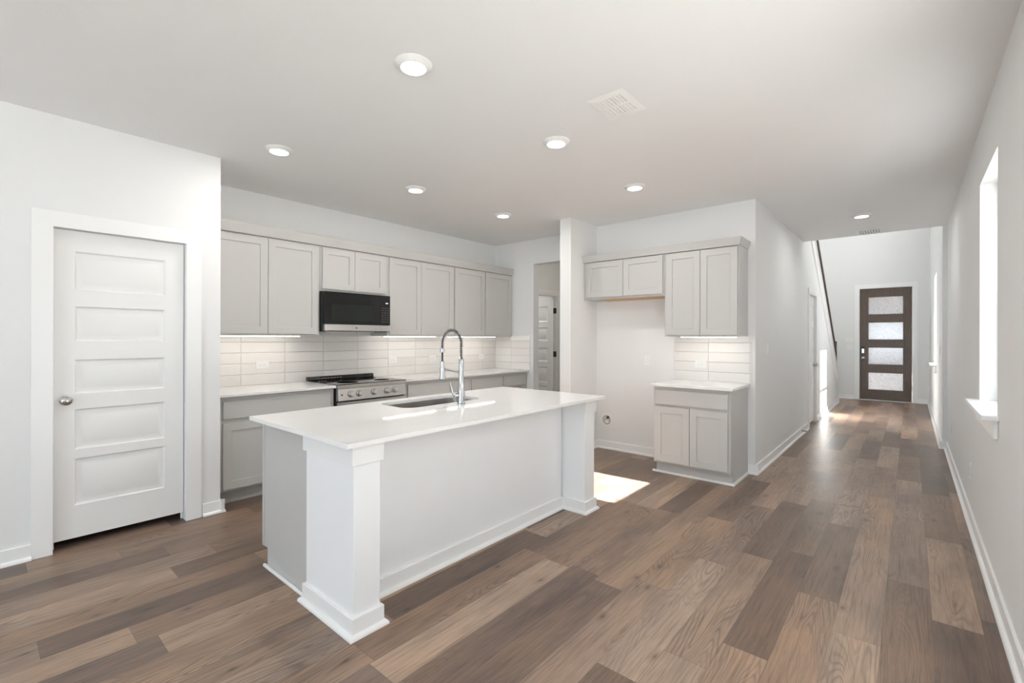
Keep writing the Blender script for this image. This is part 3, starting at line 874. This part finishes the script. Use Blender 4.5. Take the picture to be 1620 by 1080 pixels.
# ------------------------------------------------------------------ island
t = thing('kitchen_island', (-2.4, 2.15, 0), 'long kitchen island with grey end panel and white square end posts', 'island')
YI0, YI1 = 1.138, 3.20
m = MB()
for ya, yb, zt_ in ((YI0 + 0.02, 1.79, 0.8755), (1.79, 2.55, 0.655), (2.55, YI1 - 0.01, 0.8755)):
    m.prism([(-2.94, 0.112), (-2.94, zt_), (-2.145, zt_), (-2.145, 0.0), (-2.872, 0.0), (-2.872, 0.112)], ya, yb, 1)
m.box(-2.94, -2.92, 1.79, 2.55, 0.655, 0.8755); m.box(-2.20, -2.145, 1.79, 2.55, 0.655, 0.8755)
m.build('cabinet_box', GREY, t)
m = MB()
m.prism([(-2.912, 0.112), (-2.912, 0.8755), (-2.357, 0.8755), (-2.357, 0.0), (-2.872, 0.0), (-2.872, 0.112)], YI0, YI0 + 0.0195, 1)
m.build('end_panel', GREY, t, 0.001)
box('end_stile', GREY, t, -2.942, -2.913, YI0 - 0.003, YI0 + 0.0195, 0.112, 0.8755, 0.001)
box('shoe_moulding', TRIM, t, -2.900, -2.39, YI0 - 0.018, YI0 - 0.0005, 0, 0.019, 0.006)
# kitchen-side fronts
for a, b in ((1.17, 1.62), (1.63, 2.62), (2.63, 3.18)):
    if b - a > 0.9:
        cab_door(t, (-2.9605, a + 0.49, 0.132), 0.485, 0.72, (0, -1, 0), (-1, 0, 0))
        cab_door(t, (-2.9605, a + 0.98, 0.132), 0.485, 0.72, (0, -1, 0), (-1, 0, 0))
    else:
        cab_door(t, (-2.9605, b, 0.132), b - a, 0.72, (0, -1, 0), (-1, 0, 0))
# white back panel
bp = box('back_panel', ISLW, t, -2.144, -2.112, 1.262, 3.065, 0.0, 0.8755)
BP = [(0.0004, 0.0), (0.032, 0.0), (0.031, 0.010), (0.026, 0.017), (0.018, 0.021), (0.014, 0.022), (0.014, 0.089), (0.012, 0.092), (0.0004, 0.092)]
MB().prism([(-2.112 + a, z) for a, z in BP], 1.262, 3.078, 1).build('baseboard', TRIM, bp)
def post(y0, y1):
    x0, x1 = -2.355, -1.902
    p = box('end_post', ISLW, t, x0, x1, y0, y1, 0.0, 0.8755, 0.0025)
    q = 0.013
    box('post_cap', TRIM, p, x0 - q, x1 + q, y0 - q, y1 + q, 0.775, 0.8757, 0.0015)
    # mitred base with shoe: stacked rectangular rings
    m = MB(); prev = None
    for a, z in ((0.032, 0.0), (0.031, 0.010), (0.026, 0.017), (0.018, 0.021), (0.014, 0.022), (0.014, 0.089), (0.012, 0.092), (0.001, 0.092)):
        r_ = [m.bm.verts.new((x, y, z)) for x, y in ((x0 - a, y0 - a), (x1 + a, y0 - a), (x1 + a, y1 + a), (x0 - a, y1 + a))]
        if prev:
            for i_ in range(4): m.bm.faces.new((prev[i_], prev[(i_ + 1) % 4], r_[(i_ + 1) % 4], r_[i_]))
        else: m.bm.faces.new(r_)
        prev = r_
    m.bm.faces.new(prev)
    m.build('baseboard', TRIM, p)
post(1.122, 1.260)
post(3.080, 3.218)

# slab with sink cut-out
def rrect(x0, x1, y0, y1, r, n=6):
    pts = []
    for cx_, cy_, a0 in ((x1 - r, y1 - r, 0), (x0 + r, y1 - r, 90), (x0 + r, y0 + r, 180), (x1 - r, y0 + r, 270)):
        for k in range(n + 1):
            a = math.radians(a0 + 90 * k / n)
            pts.append((cx_ + r * math.cos(a), cy_ + r * math.sin(a)))
    return pts
SX0, SX1, SY0, SY1 = -2.795, -2.445, 1.82, 2.52
bm = bmesh.new()
outer = [(-2.895, 1.045), (-1.820, 1.045), (-1.820, 3.245), (-2.895, 3.245)]
inner = rrect(SX0, SX1, SY0, SY1, 0.085)
edges = []
for loop in (outer, inner):
    vs = [bm.verts.new((x, y, ZC1)) for x, y in loop]
    for i in range(len(vs)): edges.append(bm.edges.new((vs[i], vs[(i + 1) % len(vs)])))
bmesh.ops.triangle_fill(bm, edges=edges, use_beauty=True)
bm.normal_update()
cen = lambda f_: f_.calc_center_median()
bad = [f_ for f_ in bm.faces if SX0 + 0.05 < cen(f_).x < SX1 - 0.05 and SY0 + 0.05 < cen(f_).y < SY1 - 0.05]
if bad: bmesh.ops.delete(bm, geom=bad, context='FACES_ONLY')
r = bmesh.ops.extrude_face_region(bm, geom=bm.faces[:])
bmesh.ops.translate(bm, verts=[v for v in r['geom'] if isinstance(v, bmesh.types.BMVert)], vec=(0, 0, ZC0 - ZC1))
m = MB(); m.bm.free(); m.bm = bm
tag(m.build('island_countertop', QUARTZ), 'long white quartz countertop on the island, with sink cut-out', 'countertop')

# sink
t = thing('kitchen_sink', (-2.62, 2.17, 0.67), 'stainless undermount sink set into the island countertop', 'sink')
bm = bmesh.new()
rings = []
for (ins, z, rad) in ((-0.02, 0.8755, 0.10), (0.0, 0.8755, 0.085), (0.006, 0.70, 0.08), (0.03, 0.672, 0.06), (0.10, 0.668, 0.04),
                      (0.10, 0.664, 0.04), (0.025, 0.668, 0.06), (0.001, 0.695, 0.082), (-0.003, 0.870, 0.088), (-0.02, 0.870, 0.10)):
    rings.append([bm.verts.new((x, y, z)) for x, y in rrect(SX0 + ins, SX1 - ins, SY0 + ins, SY1 - ins, rad)])
n = len(rings[0])
for A, B in zip(rings, rings[1:] + rings[:1]):
    if A is rings[4]: continue
    for k in range(n): bm.faces.new((A[k], A[(k + 1) % n], B[(k + 1) % n], B[k]))
bm.faces.new(rings[4]); bm.faces.new(rings[5])
m = MB(); m.bm.free(); m.bm = bm
m.build('basin', SINKM, t, smooth=True)
MB().lathe((-2.62, 2.17, 0.668), (0, 0, 1), [(0, 0), (0, 0.055), (0.003, 0.055), (0.003, 0.042), (0.001, 0.04), (0.001, 0)], 28).build('drain', CHROME, t, smooth=True)

# ------------------------------------------------------------------ faucet
FX, FY, FZ = -2.345, 2.195, ZC1
t = thing('kitchen_faucet', (FX, FY, FZ), 'tall chrome spring-neck faucet standing behind the island sink', 'faucet')
MB().lathe((FX, FY, FZ), (0, 0, 1), [(0, 0.030), (0.004, 0.030), (0.006, 0.0255), (0.115, 0.0245), (0.125, 0.0205), (0.225, 0.0165), (0.24, 0.0175), (0.305, 0.0175), (0.31, 0.015), (0.315, 0)], 32).build('body', CHROME, t, smooth=True)
# lever on the side
m = MB()
m.lathe((FX - 0.005, FY - 0.02, FZ + 0.062), (-0.3, -1, 0.0), [(0, 0.0), (0, 0.017), (0.030, 0.017), (0.036, 0.013), (0.037, 0)], 20)
m.tube([(FX - 0.016, FY - 0.048, FZ + 0.062), (FX - 0.022, FY - 0.060, FZ + 0.085), (FX - 0.024, FY - 0.072, FZ + 0.125), (FX - 0.025, FY - 0.078, FZ + 0.150)], [0.009, 0.008, 0.0055, 0.004], 12)
m.build('lever', CHROME, t, smooth=True)
# neck path: up, over toward the sink and down to the spray head
R = 0.098; zt = FZ + 0.410
path = []
for k in range(12): path.append(Vector((FX, FY, FZ + 0.30 + (zt - FZ - 0.30) * k / 12)))
for k in range(41):
    a = PI * k / 40
    path.append(Vector((FX - R + R * math.cos(a), FY, zt + R * math.sin(a))))
for k in range(1, 10): path.append(Vector((FX - 2 * R, FY, zt - 0.050 * k / 9)))
MB().tube(path + [Vector((FX - 2 * R, FY, FZ + 0.27))], 0.0065, 10).build('hose', RUBBER, t, smooth=True)
# coil
L = [0]
for a, b in zip(path, path[1:]): L.append(L[-1] + (b - a).length)
tot = L[-1]; pitch = 0.0132; spp = 14; n = int(tot / pitch * spp)
coil = []; j = 0
for i in range(n + 1):
    s_ = tot * i / n
    while j < len(L) - 2 and L[j + 1] < s_: j += 1
    f_ = (s_ - L[j]) / (L[j + 1] - L[j])
    p = path[j].lerp(path[j + 1], f_); tg = (path[j + 1] - path[j]).normalized()
    bn = Vector((0, 1, 0)); nn = tg.cross(bn)
    a = 2 * PI * i / spp
    coil.append(p + (nn * math.cos(a) + bn * math.sin(a)) * 0.0112)
MB().tube(coil, 0.0022, 6).build('spring', CHROME, t, smooth=True)
sx = FX - 2 * R
MB().lathe((sx, FY, FZ + 0.368), (0, 0, -1), [(-0.012, 0.012), (-0.010, 0.0175), (0.016, 0.0175), (0.018, 0.012)], 24).build('collar', CHROME, t, smooth=True)
MB().lathe((sx, FY, FZ + 0.288), (0, 0, -1), [(0, 0.010), (0.002, 0.0135), (0.04, 0.0145), (0.055, 0.018), (0.100, 0.019), (0.128, 0.0235), (0.132, 0.021), (0.132, 0)], 28).build('spray_head', CHROME, t, smooth=True)
m = MB().tube([(FX, FY, FZ + 0.215), (sx + 0.016, FY, FZ + 0.232)], 0.0052, 12)
m.lathe((sx, FY, FZ + 0.222), (0, 0, 1), [(0, 0.0205), (0.018, 0.0205)], 24)
m.build('spray_holder', CHROME, t, smooth=True)

# ------------------------------------------------------------------ ceiling fixtures
def recessed(x, y, label):
    t = thing('recessed_light', (x, y, H - 0.024), label, 'ceiling light', 'round recessed ceiling lights')
    MB().lathe((x, y, H), (0, 0, -1), [(0, 0.094), (0.003, 0.094), (0.007, 0.089), (0.017, 0.074), (0.021, 0.069), (0.0215, 0.064), (0.018, 0.063)], 48).build('trim_ring', PLAST, t, smooth=True)
    MB().lathe((x, y, H), (0, 0, -1), [(0.0185, 0.0), (0.0185, 0.0625), (0.0225, 0.0620), (0.0235, 0.052), (0.024, 0.0)], 40).build('lens', LENS, t, smooth=True)
    return t
LIGHTS = [(-1.918, 1.461, 'large round recessed light nearest the camera, above the near island end'),
          (-3.541, 1.478, 'leftmost of the recessed lights, out over the door side of the kitchen'),
          (-1.902, 2.690, 'recessed light in the near row, left of the square ceiling vent'),
          (-3.501, 2.694, 'middle recessed light of the far kitchen row, above the range'),
          (-3.484, 3.900, 'farthest recessed light, above the corner of the kitchen'),
          (-1.915, 3.949, 'recessed light above the far island end, before the wall cabinets'),
          (-0.418, 6.509, 'recessed light alone over the hall, before the small ceiling vent')]
for i, (x, y, lb) in enumerate(LIGHTS):
    recessed(x, y, lb)
    lamp('recessed_lamp', 'AREA', (x, y, H - 0.027), 6.8, (1.0, 0.975, 0.94), (0, 0, -1), 0.11, None, 'DISK')
for x, y, lb in ((-0.9, -0.7, 'unseen recessed light added as fill just behind the camera, right of the pair'), (-2.7, -0.7, 'unseen recessed light added as fill just behind the camera, left of the pair'),
                 (-0.9, -2.8, 'unseen recessed light added as fill near the rear windows, right of the pair'), (-2.7, -2.8, 'unseen recessed light added as fill near the rear windows, left of the pair')):  # unseen fixtures added to brighten low surfaces facing the rear
    recessed(x, y, lb)
    lamp('living_fill', 'AREA', (x, y, H - 0.027), 1.5, (1.0, 0.975, 0.94), (0, 0, -1), 0.11, None, 'DISK')
recessed(-3.8, 6.0, 'unseen recessed light added to brighten the side hallway')  # unseen, added so the side hallway is not dark
recessed(-5.6, 6.1, 'unseen recessed light added to brighten the room beyond the side hallway')  # unseen, added to brighten the open door slab
lamp('bedroom_fill', 'AREA', (-5.6, 5.9, H - 0.027), 16, (1.0, 0.97, 0.93), (0, 0, -1), 0.11, None, 'DISK')  # added fill for the room behind the open door
lamp('passage_fill', 'AREA', (-3.8, 6.0, H - 0.027), 3, (1.0, 0.90, 0.78), (0, 0, -1), 0.11, None, 'DISK')  # added fill for the side hallway

def vent(x0, x1, y0, y1, rows, cols, label, along='y'):
    t = thing('ceiling_vent', ((x0 + x1) / 2, (y0 + y1) / 2, H - 0.010), label, 'vent')
    box('duct_opening', DUCT, t, x0 + 0.02, x1 - 0.02, y0 + 0.02, y1 - 0.02, H - 0.003, H - 0.0003)
    # face plate with slots
    fr = 0.035
    holes = []
    W_, L_ = x1 - x0 - 2 * fr, y1 - y0 - 2 * fr
    for r_ in range(rows):
        for c_ in range(cols):
            a = x0 + fr + W_ * c_ / cols + 0.0085; b = a + W_ / cols - 0.014
            p0 = y0 + fr + L_ * r_ / rows
            holes.append((a, b, p0 + 0.010, p0 + L_ / rows - 0.010))
    bm = bmesh.new()
    us = sorted({x0, x1, *[h[i] for h in holes for i in (0, 1)]}); zs = sorted({y0, y1, *[h[i] for h in holes for i in (2, 3)]})
    nu, nz = len(us) - 1, len(zs) - 1
    cache = {}
    def V(i, j, s):
        k = (i, j, s)
        if k not in cache:
            o_ = s == 1 and (i in (0, nu) or j in (0, nz))
            cache[k] = bm.verts.new((us[i], zs[j], (H - 0.0035, H - 0.009)[s] if not o_ else H - 0.0045))
        return cache[k]
    def solid(i, j):
        if i < 0 or j < 0 or i >= nu or j >= nz: return False
        mu, mz = (us[i] + us[i + 1]) / 2, (zs[j] + zs[j + 1]) / 2
        return not any(h[0] < mu < h[1] and h[2] < mz < h[3] for h in holes)
    for i in range(nu):
        for j in range(nz):
            if not solid(i, j): continue
            for s in (0, 1): bm.faces.new((V(i, j, s), V(i + 1, j, s), V(i + 1, j + 1, s), V(i, j + 1, s)))
            for di, dj, e0, e1 in ((-1, 0, (i, j), (i, j + 1)), (1, 0, (i + 1, j), (i + 1, j + 1)), (0, -1, (i, j), (i + 1, j)), (0, 1, (i, j + 1), (i + 1, j + 1))):
                if not solid(i + di, j + dj): bm.faces.new((V(*e0, 0), V(*e1, 0), V(*e1, 1), V(*e0, 1)))
    m = MB(); m.bm.free(); m.bm = bm
    m.build('face_plate', VENTW, t)
    for a, b, c_, d_ in holes:
        MB().prism([(a + 0.0005, H - 0.0035), (a + 0.0015, H - 0.0033), (a + 0.0052, H - 0.0088), (a + 0.0042, H - 0.0089)], c_ + 0.002, d_ - 0.002, 1).build('louver', VENTW, t)
vent(-1.450, -1.210, 2.340, 2.650, 2, 8, 'square white louvered ceiling vent near the middle of the room', 'x')
vent(-0.550, -0.260, 7.400, 7.720, 2, 8, 'small white ceiling vent at the end of the hall ceiling', 'x')

# ------------------------------------------------------------------ outlets, switches
def plate(kind, c, U, Nn, w, h, label, cat, group=None):
    """wall plate centred at c on the wall, U across, Nn outward"""
    c, U, Nn = Vector(c), Vector(U), Vector(Nn); Z = Vector((0, 0, 1))
    t = thing(kind, c - Z * h / 2, label, cat, group)
    MB().panel_slab(w, h, 0.005, [], [], c - U * w / 2 - Z * h / 2 + Nn * 0.0055, U, Nn).build('cover_plate', PLAST, t, 0.002)
    horiz = w > h
    if kind == 'electrical_outlet':
        for s in (-1, 1):
            off = (U if horiz else Z) * 0.0195 * s
            a, b = (0.028, 0.030)
            p = c + off
            f_ = MB().panel_slab(a, b, 0.002, [], [], p - U * a / 2 - Z * b / 2 + Nn * 0.0072, U, Nn).build('socket', PLAST, t, 0.001)
            m = MB()
            A_ = U if horiz else Z
            B_ = Z if horiz else U
            for q in (-1, 1):
                cc = p + B_ * 0.006 * q + Nn * 0.0073
                bm2 = m.bm
                vs = [bm2.verts.new(cc + A_ * i * 0.004 + B_ * j * 0.001) for i, j in ((-1, -1), (1, -1), (1, 1), (-1, 1))]
                vs2 = [bm2.verts.new(v.co + Nn * 0.0003) for v in vs]
                bm2.faces.new(vs); bm2.faces.new(vs2)
                for i in range(4): bm2.faces.new((vs[i], vs[(i + 1) % 4], vs2[(i + 1) % 4], vs2[i]))
            m.build('slots', SLOT, f_)
    else:
        MB().panel_slab(0.033, 0.066, 0.002, [], [], c - U * 0.0165 - Z * 0.033 + Nn * 0.0072, U, Nn).build('rocker', PLAST, t, 0.001)
    return t
g = 'outlets set sideways in the back wall tile'
xt = XK + 0.009
plate('electrical_outlet', (xt, 1.834, 1.086), (0, 1, 0), (1, 0, 0), 0.118, 0.074, 'white sideways outlet in the tile left of the range', 'outlet', g)
plate('electrical_outlet', (xt, 3.322, 1.080), (0, 1, 0), (1, 0, 0), 0.118, 0.074, 'white sideways outlet in the tile just right of the range', 'outlet', g)
plate('electrical_outlet', (xt, 3.940, 1.080), (0, 1, 0), (1, 0, 0), 0.118, 0.074, 'white sideways outlet in the tile, seen left of the faucet spray head', 'outlet', g)
plate('electrical_outlet', (xt, 4.850, 1.080), (0, 1, 0), (1, 0, 0), 0.118, 0.074, 'white sideways outlet in the tile nearest the far corner', 'outlet', g)
plate('electrical_outlet', (-1.698, YF - 0.009, 1.072), (1, 0, 0), (0, -1, 0), 0.118, 0.074, 'white sideways outlet above the small counter beside the hall', 'outlet')
plate('electrical_outlet', (-2.296, YF, 1.096), (1, 0, 0), (0, -1, 0), 0.072, 0.116, 'upright white outlet on the wall of the empty fridge space', 'outlet')
plate('light_switch', (XH, 5.59, 1.244), (0, -1, 0), (1, 0, 0), 0.072, 0.116, 'white rocker switch on the hall wall near its corner', 'switch')
plate('electrical_outlet', (XR, 4.847, 0.368), (0, -1, 0), (-1, 0, 0), 0.072, 0.116, 'white outlet low on the right wall under the window, nearer one', 'outlet')
plate('electrical_outlet', (XR, 7.01, 0.368), (0, -1, 0), (-1, 0, 0), 0.072, 0.116, 'white outlet low on the right wall, farther one near the hall end', 'outlet')
plate('light_switch', (-1.045, YFD, 1.335), (1, 0, 0), (0, -1, 0), 0.160, 0.116, 'white double switch plate left of the front door, upper one', 'switch')
plate('light_switch', (-1.035, YFD, 1.155), (1, 0, 0), (0, -1, 0), 0.120, 0.116, 'white switch plate left of the front door, lower one', 'switch')

# ice-maker water box
cx_, cz_ = -2.825, 0.350
t = thing('water_supply_box', (cx_, YF, cz_ - 0.08), 'round white recessed water valve box low on the fridge-space wall', 'valve box')
MB().lathe((cx_, YF, cz_), (0, -1, 0), [(0.0002, 0.060), (0.0002, 0.083), (0.006, 0.081), (0.008, 0.072), (0.006, 0.060), (0.0002, 0.060)], 40).build('ring', PLAST, t, smooth=True)
BOXG = simple('valve_box_grey', (0.50, 0.50, 0.48), 0.6)
MB().lathe((cx_, YF, cz_), (0, -1, 0), [(0.0003, 0.0), (0.0003, 0.061), (0.003, 0.061), (0.003, 0.0)], 40).build('box_back', BOXG, t)
m = MB().lathe((cx_ + 0.008, YF - 0.003, cz_ - 0.018), (0, -1, 0), [(0, 0.020), (0.02, 0.018), (0.022, 0.0)], 20)
m.build('valve_body', PLAST, t, smooth=True)
MB().lathe((cx_ + 0.018, YF - 0.003, cz_ + 0.034), (0, -1, 0), [(0, 0.015), (0.018, 0.013), (0.019, 0)], 16).build('valve_handle', BRONZE, t, smooth=True)
# door stop
t = thing('door_stop', (XH + 0.014, 7.62, 0.05), 'small spring door stop on the hall baseboard before the closet door', 'door stop')
pts = [(XH + 0.018 + 0.058 * i / 120, 7.62 + 0.006 * math.cos(i * 0.8), 0.055 + 0.006 * math.sin(i * 0.8)) for i in range(121)]
MB().tube(pts, 0.0016, 5).build('spring', BRONZE, t)
MB().lathe((XH + 0.076, 7.62, 0.055), (1, 0, 0), [(0, 0.008), (0.012, 0.008)], 12).build('tip', PLAST, t)
MB().lathe((XH + 0.014, 7.62, 0.055), (1, 0, 0), [(0, 0.011), (0.005, 0.009)], 12).build('mount', BRONZE, t)
plate('light_switch', (XFR, 8.55, 1.20), (0, -1, 0), (-1, 0, 0), 0.072, 0.116, 'white switch on the bright entry-hall right wall', 'switch')

# ------------------------------------------------------------------ stairs
t = thing('staircase', (-1.78, 10.0, 0), 'white staircase rising from the front door behind the hall wall', 'staircase')
m = MB(); tr_ = MB()
rise, run = 0.19, 0.256
ys = 12.16
for i in range(16):
    ya = ys - run * i
    z1 = rise * (i + 1)
    m.box(-2.279, XH - 0.1205, ya - run, ya, max(0, z1 - rise - 0.2), z1 - 0.022)
    x1 = XH - 0.121 if i else XH - 0.02
    tr_.box(-2.279, XH - 0.1205, ya - run, ya + 0.022, z1 - 0.0215, z1)
m.build('risers', TRIM, t); tr_.build('treads', TRIM, t, 0.004)
box('bottom_step', TRIM, t, XH - 0.1195, XH - 0.01, 11.995, 12.19, 0, 0.19, 0.008)
# skirt on the hall face and cap on top of the sloped wall
def sloped(x0, x1, ya, yb, o0, o1, name, mat, parent, bev=0.0):
    """sloping bar between y=ya..yb, offsets above the slope line"""
    return MB().prism([(ya, slope_z(ya) + o0), (yb, slope_z(yb) + o0), (yb, slope_z(yb) + o1), (ya, slope_z(ya) + o1)], x0, x1, 0).build(name, mat, parent, bev)
t = thing('stair_trim', (XH, 10.2, 0), 'white sloped skirt board and cap on the wall beside the stairs', 'trim')
sloped(XH + 0.0003, XH + 0.012, 8.02, 11.96, 0.0, 0.265, 'skirt_board', TRIM, t)
sloped(XH - 0.14, XH + 0.025, 8.02, 11.975, 0.2655, 0.300, 'cap', TRIM, t)
t = thing('stair_railing', (XH - 0.05, 10.2, 0.7), 'dark slim railing running up the sloped stair wall', 'railing')
sloped(XH - 0.030, XH + 0.018, 7.9, 11.66, 0.53, 0.60, 'handrail', DWOOD, t, 0.006)
sloped(XH - 0.022, XH + 0.010, 7.9, 11.64, 0.3005, 0.345, 'bottom_rail', IRON, t)
for i in range(45):
    yy = 8.0 + i * 0.0805
    z0 = slope_z(yy)
    MB().prism([(yy - 0.008, z0 + 0.335), (yy + 0.008, z0 + 0.33), (yy + 0.008, z0 + 0.535), (yy - 0.008, z0 + 0.54)], XH - 0.014, XH + 0.002, 0).build('baluster', IRON, t)
z0 = slope_z(11.66)
box('newel_post', IRON, t, XH - 0.026, XH + 0.014, 11.645, 11.685, z0 + 0.3005, z0 + 0.80, 0.004)
